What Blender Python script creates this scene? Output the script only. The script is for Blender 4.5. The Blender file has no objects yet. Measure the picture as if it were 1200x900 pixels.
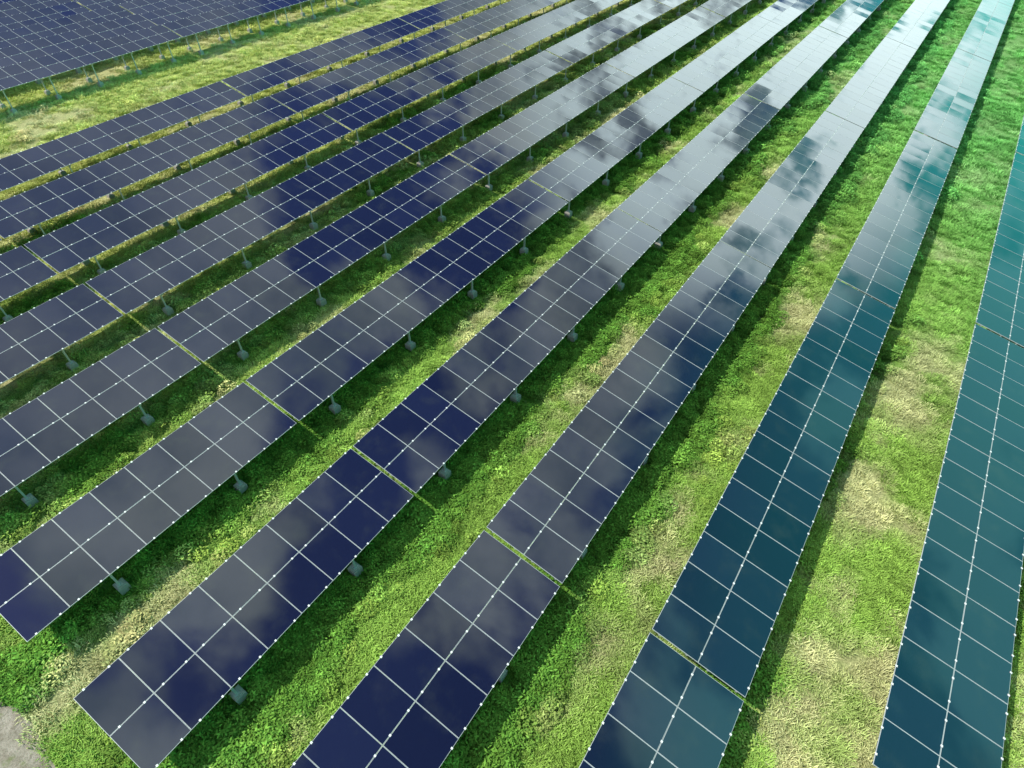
import bpy, math, random
import numpy as np
from mathutils import Matrix, Vector
random.seed(4); rng=np.random.default_rng(7)
D=bpy.data; scene=bpy.context.scene
scene.view_settings.view_transform='Standard'; scene.view_settings.look='None'; scene.view_settings.exposure=0

# ---------------------------------------------------------------- constants
H=24.0; ZL=1.8                      # camera height over low edge, low edge height
TILT=math.radians(11.8); SLOPE=3.98
CT,ST=math.cos(TILT),math.sin(TILT)
Y0=-2.85; HALF=13.85; GAP=0.16
NMOD=16
ROWX=[t*H for t in (.45,.117,-.210,-.543,-.876,-1.208,-1.532,-1.855,-2.170,-2.487)]
PITCH=.3296*H
POST=6.48; POFF=.66

# ---------------------------------------------------------------- helpers
def nd(nt,typ,**kw):
    n=nt.nodes.new(typ)
    for k,v in kw.items(): setattr(n,k,v)
    return n
def setin(n,**kw):
    for k,v in kw.items(): n.inputs[k.replace('_',' ')].default_value=v
def newmat(name):
    m=D.materials.new(name); m.use_nodes=True; m.node_tree.nodes.clear()
    out=nd(m.node_tree,'ShaderNodeOutputMaterial'); return m,m.node_tree,out
def math_(nt,op,a,b=None,c=None,clamp=False):
    n=nd(nt,'ShaderNodeMath',operation=op); n.use_clamp=clamp
    for i,v in enumerate((a,b,c)):
        if v is None: continue
        if hasattr(v,'links'): nt.links.new(v,n.inputs[i])
        else: n.inputs[i].default_value=v
    return n.outputs[0]
def mixc(nt,f,a,b,blend='MIX'):
    n=nd(nt,'ShaderNodeMix',data_type='RGBA',blend_type=blend)
    for i,v in ((0,f),(6,a),(7,b)):
        if hasattr(v,'links'): nt.links.new(v,n.inputs[i])
        else: n.inputs[i].default_value=v
    return n.outputs[2]
def noise(nt,vec,scale,detail=4,rough=.55,dist=0):
    n=nd(nt,'ShaderNodeTexNoise'); setin(n,Scale=scale,Detail=detail,Roughness=rough,Distortion=dist)
    if vec is not None: nt.links.new(vec,n.inputs['Vector'])
    return n.outputs['Fac']
def maprange(nt,v,a,b,c=0,d=1,smooth=True):
    n=nd(nt,'ShaderNodeMapRange'); n.interpolation_type='SMOOTHSTEP' if smooth else 'LINEAR'
    nt.links.new(v,n.inputs[0])
    for i,x in zip((1,2,3,4),(a,b,c,d)): n.inputs[i].default_value=x
    return n.outputs[0]

# ---------------------------------------------------------------- world
w=D.worlds.new("World"); scene.world=w; w.use_nodes=True
nt=w.node_tree; nt.nodes.clear(); L=nt.links
out=nd(nt,'ShaderNodeOutputWorld'); bg=nd(nt,'ShaderNodeBackground'); bg.inputs[1].default_value=0.105
L.new(bg.outputs[0],out.inputs[0])
SUN=Vector((-.58,-.38,1)).normalized()
sky=nd(nt,'ShaderNodeTexSky',sky_type='NISHITA'); sky.sun_disc=False
sky.sun_elevation=math.asin(SUN.z); sky.sun_rotation=math.atan2(SUN.x,SUN.y)%(2*math.pi)
tc=nd(nt,'ShaderNodeTexCoord'); gen=tc.outputs['Generated']
def dot(vec,v):
    n=nd(nt,'ShaderNodeVectorMath',operation='DOT_PRODUCT'); L.new(vec,n.inputs[0]); n.inputs[1].default_value=v
    return n.outputs['Value']
sep=nd(nt,'ShaderNodeSeparateXYZ'); L.new(gen,sep.inputs[0])
zz=math_(nt,'ADD',math_(nt,'MAXIMUM',sep.outputs[2],0.0),.18)
comb=nd(nt,'ShaderNodeCombineXYZ')
L.new(math_(nt,'DIVIDE',sep.outputs[0],zz),comb.inputs[0]); L.new(math_(nt,'DIVIDE',sep.outputs[1],zz),comb.inputs[1])
teal=maprange(nt,dot(gen,(2.0,.8,-.5)),.25,.95)
clear=mixc(nt,1.0,sky.outputs[0],mixc(nt,teal,(.52,.58,1.1,1),(.38,3.8,2.1,1)),'MULTIPLY')
cl=noise(nt,comb.outputs[0],2.2,7,.52,.35)
cm=maprange(nt,cl,.45,.52)
cm=math_(nt,'MULTIPLY',cm,math_(nt,'SUBTRACT',1.0,math_(nt,'MULTIPLY',teal,.35)))
cm=math_(nt,'MULTIPLY',cm,maprange(nt,sep.outputs[0],-.72,-.30,.40,1))
cl2=noise(nt,comb.outputs[0],3.6,5,.6)
ccol=mixc(nt,maprange(nt,cl2,.35,.65),(4.3,5.6,5.6,1),(11,12.6,12.0,1))
ccol=mixc(nt,teal,ccol,(3.2,13.5,12.5,1))
c1=mixc(nt,cm,clear,ccol)
bank=maprange(nt,dot(gen,(-.09,.915,.39)),.93,.985)
bank=math_(nt,'MULTIPLY',bank,maprange(nt,cl2,.39,.50))
c2=mixc(nt,bank,c1,(25,31,31,1))
L.new(c2,bg.inputs[0])
sl=D.lights.new("sun","SUN"); sl.energy=5.0; sl.angle=math.radians(.53); sl.color=(1,.96,.88)
so=D.objects.new("sun",sl); scene.collection.objects.link(so)
so.rotation_euler=SUN.to_track_quat('Z','Y').to_euler(); so.location=(0,0,60)

# ---------------------------------------------------------------- camera
cam=D.cameras.new("camera"); co=D.objects.new("camera",cam); scene.collection.objects.link(co)
cam.sensor_width=36; cam.lens=715/1200*36; cam.clip_end=6000; cam.clip_start=.1
R=Vector((.8258,.5643,0)).normalized(); F=Vector((-.3966,.5805,-.7111)).normalized(); U=R.cross(F)
m=Matrix(((R.x,U.x,-F.x,0),(R.y,U.y,-F.y,0),(R.z,U.z,-F.z,H+ZL),(0,0,0,1)))
co.matrix_world=m; scene.camera=co
CP=np.array([0,0,H+ZL])
def project(P):
    v=P-CP; r=v@np.array(R); u=v@np.array(U); f=v@np.array(F)
    f=np.where(f<.1,.1,f)
    return 600+715*r/f, 450-715*u/f, v@np.array(F)

# ---------------------------------------------------------------- numpy noise
def vnoise(x,y,scale,seed):
    r=np.random.default_rng(seed); G=r.random((256,256))
    x=x*scale+1000.3; y=y*scale+1000.7
    xi=np.floor(x).astype(int); yi=np.floor(y).astype(int); fx=x-xi; fy=y-yi
    fx=fx*fx*(3-2*fx); fy=fy*fy*(3-2*fy)
    a=G[xi%256,yi%256]; b=G[(xi+1)%256,yi%256]; c=G[xi%256,(yi+1)%256]; d=G[(xi+1)%256,(yi+1)%256]
    return (a*(1-fx)+b*fx)*(1-fy)+(c*(1-fx)+d*fx)*fy
def fbm(x,y,s,seed,o=4):
    v=0;a=.5;t=0
    for i in range(o): v=v+a*vnoise(x,y,s*2**i,seed+i); t+=a; a*=.55
    return v/t
def sst(v,a,b):
    t=np.clip((v-a)/(b-a),0,1); return t*t*(3-2*t)
def gz(x,y): return .16*(fbm(x,y,.35,50,3)-.5)+.10*(fbm(x,y,1.4,60,2)-.5)
def band(x):
    xs=np.array(ROWX); d=x[...,None]-xs
    d=np.where(d<-1.6,99,d); return d.min(axis=-1)
def lush(x,y):
    b=band(x)
    wid=np.where(x>-3,.9,np.where(x>-16,2.4,1.5))
    v=sst(wid-b+2.0*(fbm(x,y,.35,11)-.5)*2,0,1.1)
    left=1-.5*sst(-x,24,34)
    v=v*left*sst(b,-9,-1)
    v=np.clip(v+.6*sst(fbm(x,y,.14,17),.60,.72)*sst(-x,-2,10),0,1)
    return v*(1-sst(-x,58,63)*.75)
def dry(x,y):
    b=band(x)
    s=.10*sst(x,-10,-4)*np.exp(-((b-2.1)/1.1)**2)        # worn, straw coloured lane between the right-hand rows
    return sst(fbm(x,y,.22,23)+.42*(fbm(x,y,1.1,29)-.5)+s,.46,.76)
def colour(x,y):
    l=lush(x,y)[...,None]; d=dry(x,y)[...,None]
    n=fbm(x,y,.6,31)[...,None]; n2=fbm(x,y,.09,37,2)[...,None]
    far=(sst(y+x*1.2,30,85)*sst(x,-40,5))[...,None]
    lf=sst(-x,18,46)[...,None]
    base=np.array([.235,.385,.070])*(.78+.44*n)
    base=base*(.88+.24*n2)
    base=base*(1-lf)+np.array([.43,.48,.14])*(.75+.5*n)*lf
    lc=np.array([.090,.215,.032])*(.75+.5*n)  # dark weed green, lowered further to paint in deeper shadow beside the rows
    lc=lc*(1-lf*.4)+np.array([.22,.33,.06])*lf*.4
    dc=np.array([.57,.51,.29])*(.85+.3*n)
    c=base*(1-.7*d)+dc*.7*d
    c=c*(1-l)+lc*l
    c=c*(1-far*.7)+np.array([.12,.46,.13])*(.7+.6*n)*far*.7
    return c
def pathedge(x): return -4.75+.8*(fbm(x,x*0,.3,71)-.5)*2

# ---------------------------------------------------------------- ground
def axis(a,b,st,lo,hi):
    c=list(np.arange(a,b,st)); s=st
    while c[-1]<hi: s*=1.5; c.append(c[-1]+s)
    s=st
    while c[0]>lo: s*=1.5; c.insert(0,c[0]-s)
    return np.array(c)
ax=axis(-125,24,.4,-4000,4000); ay=axis(-12,170,.4,-4000,4000)
X,Y=np.meshgrid(ax,ay,indexing='ij'); nx,ny=X.shape
Z=gz(X,Y)*np.exp(-((np.maximum(0,np.abs(X+50)-90)+np.maximum(0,np.abs(Y-80)-110))/80))
V=np.stack([X,Y,Z],-1).reshape(-1,3)
idx=np.arange(nx*ny).reshape(nx,ny)
Fc=np.stack([idx[:-1,:-1],idx[1:,:-1],idx[1:,1:],idx[:-1,1:]],-1).reshape(-1,4)
def fastmesh(name,V,Fc):
    me=D.meshes.new(name); n=Fc.shape[1]
    me.vertices.add(len(V)); me.vertices.foreach_set('co',V.astype(np.float32).ravel())
    me.loops.add(Fc.size); me.loops.foreach_set('vertex_index',Fc.astype(np.int32).ravel())
    me.polygons.add(len(Fc)); me.polygons.foreach_set('loop_start',np.arange(0,Fc.size,n,dtype=np.int32))
    me.polygons.foreach_set('loop_total',np.full(len(Fc),n,dtype=np.int32))
    me.update(calc_edges=True); return me
me=fastmesh("ground",V,Fc)
col=colour(V[:,0],V[:,1])
ca=me.attributes.new("tint",'FLOAT_COLOR','POINT')
ca.data.foreach_set('color',np.concatenate([col,np.ones((len(col),1))],1).astype(np.float32).ravel())
me.polygons.foreach_set('use_smooth',np.ones(len(Fc),dtype=bool))
gm,t,o=newmat("ground_soil_and_grass")
at=nd(t,'ShaderNodeAttribute',attribute_name="tint")
geo=nd(t,'ShaderNodeNewGeometry')
n1=noise(t,geo.outputs['Position'],9,6,.7); n2=noise(t,geo.outputs['Position'],2.2,5,.65)
c=mixc(t,maprange(t,n1,.32,.68),mixc(t,1,at.outputs['Color'],(.42,.46,.40,1),'MULTIPLY'),at.outputs['Color'])
c=mixc(t,maprange(t,n2,.52,.72,0,.4),c,(.33,.28,.17,1))
b=nd(t,'ShaderNodeBsdfDiffuse'); 
t.links.new(c,b.inputs['Color'])
bp=nd(t,'ShaderNodeBump'); setin(bp,Strength=.9,Distance=.12); t.links.new(n1,bp.inputs['Height']); t.links.new(bp.outputs[0],b.inputs['Normal'])
t.links.new(b.outputs[0],o.inputs[0]); me.materials.append(gm)
go=D.objects.new("ground",me); scene.collection.objects.link(go)

px=np.arange(-130,30,.25)
vs=[]
for x in px:
    e=float(pathedge(np.array([x]))[0])
    ys=np.linspace(e,-9.6+.4*math.sin(x*.4),21)
    xx=np.full(21,x); zz_=gz(xx,ys)+.03+.07*(fbm(xx,ys,1.8,83,3)-.5)*np.sin(np.linspace(0,math.pi,21))
    zz_[0]-=.028; zz_[-1]-=.028
    vs+=[(x,float(y),float(z)) for y,z in zip(ys,zz_)]
fs=[(i*21+j,i*21+j+1,(i+1)*21+j+1,(i+1)*21+j)[::-1] for i in range(len(px)-1) for j in range(20)]
me=D.meshes.new("dirt_path"); me.from_pydata(vs,[],fs); me.update()
pm,t,o=newmat("path_dirt"); geo=nd(t,'ShaderNodeNewGeometry')
n1=noise(t,geo.outputs['Position'],1.5,6,.65); n2=noise(t,geo.outputs['Position'],10,6,.75); n3=noise(t,geo.outputs['Position'],1.1,5,.7)
c=mixc(t,maprange(t,n1,.3,.7),(.24,.21,.16,1),(.42,.38,.31,1)); c=mixc(t,maprange(t,n2,.45,.65,0,.6),c,(.15,.13,.09,1))
c=mixc(t,maprange(t,n3,.54,.68,0,.6),c,(.16,.20,.06,1))
b=nd(t,'ShaderNodeBsdfDiffuse'); t.links.new(c,b.inputs['Color'])
bp=nd(t,'ShaderNodeBump'); setin(bp,Strength=1.0,Distance=.08); t.links.new(n2,bp.inputs['Height']); t.links.new(bp.outputs[0],b.inputs['Normal'])
t.links.new(b.outputs[0],o.inputs[0]); me.materials.append(pm)
scene.collection.objects.link(D.objects.new("dirt_path",me))

# ---------------------------------------------------------------- panel materials
glass,t,o=newmat("panel_glass")
geo=nd(t,'ShaderNodeNewGeometry')
at=nd(t,'ShaderNodeAttribute',attribute_name="modrand")
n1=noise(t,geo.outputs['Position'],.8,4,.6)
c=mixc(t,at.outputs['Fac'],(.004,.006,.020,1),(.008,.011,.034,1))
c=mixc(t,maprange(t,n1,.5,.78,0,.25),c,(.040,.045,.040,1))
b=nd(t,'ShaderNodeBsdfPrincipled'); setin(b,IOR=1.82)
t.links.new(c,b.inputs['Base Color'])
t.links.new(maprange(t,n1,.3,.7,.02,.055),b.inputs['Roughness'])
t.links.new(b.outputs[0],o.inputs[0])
def simple(name,col,rough,metal=0,var=.25,sc=3):
    m,t,o=newmat(name); geo=nd(t,'ShaderNodeNewGeometry')
    n=noise(t,geo.outputs['Position'],sc,5,.6)
    c=mixc(t,n,tuple(x*(1-var) for x in col)+(1,),tuple(min(1,x*(1+var)) for x in col)+(1,))
    b=nd(t,'ShaderNodeBsdfPrincipled'); setin(b,Roughness=rough,Metallic=metal); t.links.new(c,b.inputs['Base Color'])
    t.links.new(b.outputs[0],o.inputs[0]); return m
frame=simple("aluminium_frame",(.46,.48,.48),.45,.1,.25)
steel=simple("galvanised_steel",(.46,.47,.46),.5,.3,.2)
conc=simple("concrete",(.36,.34,.30),.9,0,.3,5)
clip=simple("white_clip",(.72,.72,.70),.5,0,.1)
back=simple("panel_backsheet",(.12,.12,.13),.7)

# ---------------------------------------------------------------- tables
class MB:
    def __init__(s): s.v=[];s.f=[];s.m=[];s.r=[]
    def box(s,c,hx,hy,hz,mat,ax=(Vector((1,0,0)),Vector((0,1,0)),Vector((0,0,1))),r=0):
        c=Vector(c); i=len(s.v)
        for sx in(-1,1):
            for sy in(-1,1):
                for sz in(-1,1): s.v.append(c+ax[0]*hx*sx+ax[1]*hy*sy+ax[2]*hz*sz)
        for k,f in enumerate(((0,1,3,2),(4,6,7,5),(0,4,5,1),(2,3,7,6),(0,2,6,4),(1,5,7,3))):
            s.f.append(tuple(i+j for j in f)); s.m.append(mat); s.r.append(r)
    def quad(s,pts,mat,r=0):
        i=len(s.v); s.v+= [Vector(p) for p in pts]; s.f.append(tuple(range(i,i+4))); s.m.append(mat); s.r.append(r)
    def build(s,name):
        me=D.meshes.new(name); me.from_pydata(s.v,[],s.f)
        for m in (glass,frame,steel,conc,clip,back): me.materials.append(m)
        me.polygons.foreach_set('material_index',s.m)
        a=me.attributes.new("modrand",'FLOAT','FACE'); a.data.foreach_set('value',s.r); me.update(); return me
A0=Vector((-CT,0,ST)); A1=Vector((0,1,0)); A2=Vector((ST,0,CT))
AX=(A0,A1,A2)
def table(nmod,length,seed,posts,zl=ZL,wide=2):
    r=random.Random(seed); mb=MB(); L0=Vector((0,0,zl))
    pitch=(length-GAP)/nmod; sl=SLOPE/2
    P=lambda s,y,n: L0+A0*s+A1*y+A2*n
    for i in range(nmod):
        yc=GAP/2+pitch*(i+.5)
        for j in range(wide):
            sc=sl*(j+.5)
            e1=r.gauss(0,.0035); e2=r.gauss(0,.0035)
            a0=(A0+A2*e1).normalized(); a1=(A1+A2*e2).normalized(); a2=a0.cross(a1)
            if a2.z<0: a2=-a2
            c=P(sc,yc,0)
            hs=sl/2-.007; hy=pitch/2-.005; rr=r.random(); fw=.014
            mb.box(c-a2*.02,hs,hy,.018,1,(a0,a1,a2),rr)
            hs2=hs-fw; hy2=hy-fw; k=a2*.002
            g=[c+k-a0*hs2-a1*hy2,c+k-a0*hs2+a1*hy2,c+k+a0*hs2+a1*hy2,c+k+a0*hs2-a1*hy2]
            mb.quad(g,0,rr)
    for i in range(nmod):
        for q in (.22,.78):
            y=GAP/2+pitch*(i+q)
            for s_ in [sl*j for j in range(wide+1)]:
                ed=.02 if s_==0 else (-.02 if s_==sl*wide else 0)
                mb.box(P(s_+ed,y,.010),.038,.036,.008,4,AX)
    tot=sl*wide
    for s_ in (.35,sl-.45,sl+.45,tot-.35):
        mb.box(P(s_,length/2,-.085),.035,length/2-GAP/2,.045,2,AX)
    for y in posts:
        mb.box(P(tot/2,y,-.18),tot/2-.08,.04,.05,2,AX)
        for s_ in (.40,tot-1.15):
            top=P(s_,y,-.23); hh=top.z/2
            mb.box((top.x,y,hh),.055,.045,hh,2)
            yy=y+r.uniform(-.05,.05)
            mb.box((top.x,yy,.15),.24,.23,.23,3)
            mb.box((top.x,yy,.41),.20,.19,.03,3)
            mb.box((top.x,y,.45),.12,.12,.012,2)
        a=P(tot-1.15,y,-.23); p0=Vector((a.x,y+.06,a.z*.45)); p1=P(tot*.4,y+.06,-.23)
        d=(p1-p0); ln=d.length; d.normalize(); s2=d.cross(A1); mb.box((p0+p1)/2,ln/2,.02,.03,2,(d,A1,s2))
    return mb.build("solar_panel_table_mesh")
full=2*HALF
def posts_for(y0,length,off):
    k=math.ceil((y0+.3-off)/POST); ys=[]
    while off+k*POST<y0+length-.3: ys.append(off+k*POST-y0); k+=1
    return ys
def place(me,x,y,dz=0,rot=0):
    ob=D.objects.new("solar_panel_array",me); ob.location=(x,y,dz); ob.rotation_euler=(0,rot,0); scene.collection.objects.link(ob)
half_me=table(NMOD//2,HALF,1,posts_for(Y0,HALF,POFF))
offs={}
for j in range(6):
    y=Y0+HALF+full*j
    offs[j]=[table(NMOD,full,10+j*3+v,posts_for(y,full,POFF)) for v in range(2)]
for k,x in enumerate([ROWX[0]+2*PITCH,ROWX[0]+PITCH]+ROWX):
    place(half_me,x,Y0)
    for j in range(6):
        place(offs[j][k%2],x,Y0+HALF+full*j,rng.uniform(-.03,.03),rng.normal(0,.004))
ZM=2.5
far_me=[table(NMOD,full,90+v,[2+i*4.75 for i in range(6)],ZM) for v in range(2)]
X0=-3.43*(H+ZL-ZM)
for k in range(9):
    for j in range(-1,5):
        place(far_me[(j+k)%2],X0-k*6.6,Y0-7+full*j+ (k%3)*1.1,rng.uniform(-.06,.06),rng.normal(0,.012))

# ---------------------------------------------------------------- vegetation templates
def leafmat(name,var=.35):
    m,t,o=newmat(name)
    at=nd(t,'ShaderNodeAttribute',attribute_name="tint",attribute_type='INSTANCER')
    oi=nd(t,'ShaderNodeObjectInfo')
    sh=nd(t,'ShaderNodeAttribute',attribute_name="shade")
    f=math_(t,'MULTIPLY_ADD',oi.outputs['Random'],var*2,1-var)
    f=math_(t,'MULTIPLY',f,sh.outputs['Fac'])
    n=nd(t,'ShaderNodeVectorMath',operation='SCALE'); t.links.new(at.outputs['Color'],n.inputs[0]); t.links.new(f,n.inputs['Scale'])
    b=nd(t,'ShaderNodeBsdfDiffuse')
    t.links.new(n.outputs[0],b.inputs['Color'])
    t.links.new(b.outputs[0],o.inputs[0]); return m
gmat=leafmat("grass_blade",.2); wmat=leafmat("weed_leaf",.25)
def tuft(name,n,h,rad,seed,wd=.014):
    r=random.Random(seed); v=[];f=[];s=[]
    for k in range(n):
        a=r.uniform(0,6.28); q=rad*math.sqrt(r.random()); x,y=q*math.cos(a),q*math.sin(a)
        hh=h*r.uniform(.5,1.1); b=a+r.uniform(-1.2,1.2); lean=hh*r.uniform(.35,1.25)
        dx,dy=math.cos(b),math.sin(b); wx,wy=-dy*wd,dx*wd; i=len(v)
        v+=[(x-wx,y-wy,-.03),(x+wx,y+wy,-.03),
            (x+dx*lean*.35-wx,y+dy*lean*.35-wy,hh*.6),(x+dx*lean*.35+wx,y+dy*lean*.35+wy,hh*.6),
            (x+dx*lean,y+dy*lean,hh*.85)]
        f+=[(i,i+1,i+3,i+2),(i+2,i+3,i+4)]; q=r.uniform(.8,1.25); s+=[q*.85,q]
    me=D.meshes.new(name); me.from_pydata(v,[],f)
    a=me.attributes.new("shade",'FLOAT','FACE'); a.data.foreach_set('value',s); me.materials.append(gmat); return D.objects.new(name,me)
def weed(name,n,h,rad,seed,ls=.056):
    r=random.Random(seed); v=[];f=[];s=[]
    for k in range(n):
        a=r.uniform(0,6.28); q=rad*math.sqrt(r.random()); z=h*(1-.55*(q/rad)**2)*r.uniform(.35,1.05)
        c=Vector((q*math.cos(a),q*math.sin(a),z)); L_=ls*r.uniform(.6,1.5)
        yaw=r.uniform(0,6.28); dip=r.uniform(-.8,.4)
        d=Vector((math.cos(yaw)*math.cos(dip),math.sin(yaw)*math.cos(dip),math.sin(dip)))
        w_=Vector((-math.sin(yaw),math.cos(yaw),r.uniform(-.4,.4))).normalized()*L_*.42; i=len(v)
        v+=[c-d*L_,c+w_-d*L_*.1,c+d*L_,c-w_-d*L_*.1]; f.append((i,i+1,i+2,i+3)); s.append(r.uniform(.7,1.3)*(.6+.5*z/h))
    me=D.meshes.new(name); me.from_pydata(v,[],f)
    a=me.attributes.new("shade",'FLOAT','FACE'); a.data.foreach_set('value',s); me.materials.append(wmat); return D.objects.new(name,me)
gc=D.collections.new("grass_tufts"); wc=D.collections.new("weed_clumps")
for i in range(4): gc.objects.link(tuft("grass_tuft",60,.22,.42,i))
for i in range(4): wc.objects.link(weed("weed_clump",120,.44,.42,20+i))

def scatter(name,P,sc,tint,coll):
    me=D.meshes.new(name); me.vertices.add(len(P)); me.vertices.foreach_set('co',P.astype(np.float32).ravel())
    a=me.attributes.new("scl",'FLOAT','POINT'); a.data.foreach_set('value',sc.astype(np.float32))
    a=me.attributes.new("rot",'FLOAT_VECTOR','POINT')
    rt=np.stack([rng.normal(0,.12,len(P)),rng.normal(0,.12,len(P)),rng.random(len(P))*6.28],1); a.data.foreach_set('vector',rt.astype(np.float32).ravel())
    a=me.attributes.new("tint",'FLOAT_COLOR','POINT'); a.data.foreach_set('color',np.concatenate([tint,np.ones((len(P),1))],1).astype(np.float32).ravel())
    ob=D.objects.new(name,me); scene.collection.objects.link(ob)
    g=D.node_groups.new(name+"_gn",'GeometryNodeTree')
    g.interface.new_socket("Geometry",in_out='INPUT',socket_type='NodeSocketGeometry'); g.interface.new_socket("Geometry",in_out='OUTPUT',socket_type='NodeSocketGeometry')
    gi=g.nodes.new('NodeGroupInput'); go_=g.nodes.new('NodeGroupOutput'); ip=g.nodes.new('GeometryNodeInstanceOnPoints')
    ci=g.nodes.new('GeometryNodeCollectionInfo'); ci.inputs['Collection'].default_value=coll
    ci.inputs['Separate Children'].default_value=True; ci.inputs['Reset Children'].default_value=True
    def na(nm,ty):
        n=g.nodes.new('GeometryNodeInputNamedAttribute'); n.data_type=ty; n.inputs[0].default_value=nm; return n.outputs[0]
    g.links.new(gi.outputs[0],ip.inputs['Points']); g.links.new(ci.outputs[0],ip.inputs['Instance']); ip.inputs['Pick Instance'].default_value=True
    g.links.new(na("scl",'FLOAT'),ip.inputs['Scale'])
    g.links.new(na("rot",'FLOAT_VECTOR'),ip.inputs['Rotation'])
    g.links.new(ip.outputs[0],go_.inputs[0])
    md=ob.modifiers.new("scatter",'NODES'); md.node_group=g; return ob

def cand(n,x0,x1,y0,y1):
    x=rng.uniform(x0,x1,n); y=rng.uniform(y0,y1,n)
    P=np.stack([x,y,np.zeros(n)],1)
    u,v,f=project(P); dist=np.linalg.norm(P-CP,axis=1)
    k=(f>1)&(u>-180)&(u<1320)&(v>-60)&(v<1040)&(y>-6)
    k&=rng.random(n)<np.clip((30/dist)**1.5,.07,1)
    P=P[k]; dist=dist[k]; x=P[:,0]; y=P[:,1]
    k=y>pathedge(x)+.1*rng.normal(size=len(x)); P=P[k]; dist=dist[k]
    P[:,2]=gz(P[:,0],P[:,1])
    return P,dist
P,dist=cand(620000,-110,24,-6,150)
l=lush(P[:,0],P[:,1]); d=dry(P[:,0],P[:,1])
kg=rng.random(len(P))<.52*(1-.6*d)*(1-.7*l)
kw=rng.random(len(P))<.44*l
fx=np.abs(P[:,0][:,None]-(np.array(ROWX)-.38)).min(1); fy=np.abs((P[:,1]-POFF+POST/2)%POST-POST/2)
kw&=~((fx<.8)&(fy<.55))
Pg=P[kg]; Pw=P[kw]
sg=(rng.uniform(.6,1.2,len(Pg)))*(1+.3*(dist[kg]>60)); sw=rng.uniform(.55,1.2,len(Pw))*(.7+.7*fbm(Pw[:,0],Pw[:,1],.5,90))*(1+.3*(dist[kw]>60))
cg=colour(Pg[:,0],Pg[:,1])*1.2; cw=colour(Pw[:,0],Pw[:,1])*1.2
cg*= (1+.13*rng.normal(size=(len(Pg),1))).clip(.5,1.5)
cw*= (1+.15*rng.normal(size=(len(Pw),1))).clip(.5,1.5)
cw*=1+np.array([.2,0,0])*rng.random((len(Pw),1))
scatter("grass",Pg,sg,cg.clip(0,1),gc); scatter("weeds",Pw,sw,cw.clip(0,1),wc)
print("GRASS",len(Pg),"WEEDS",len(Pw))
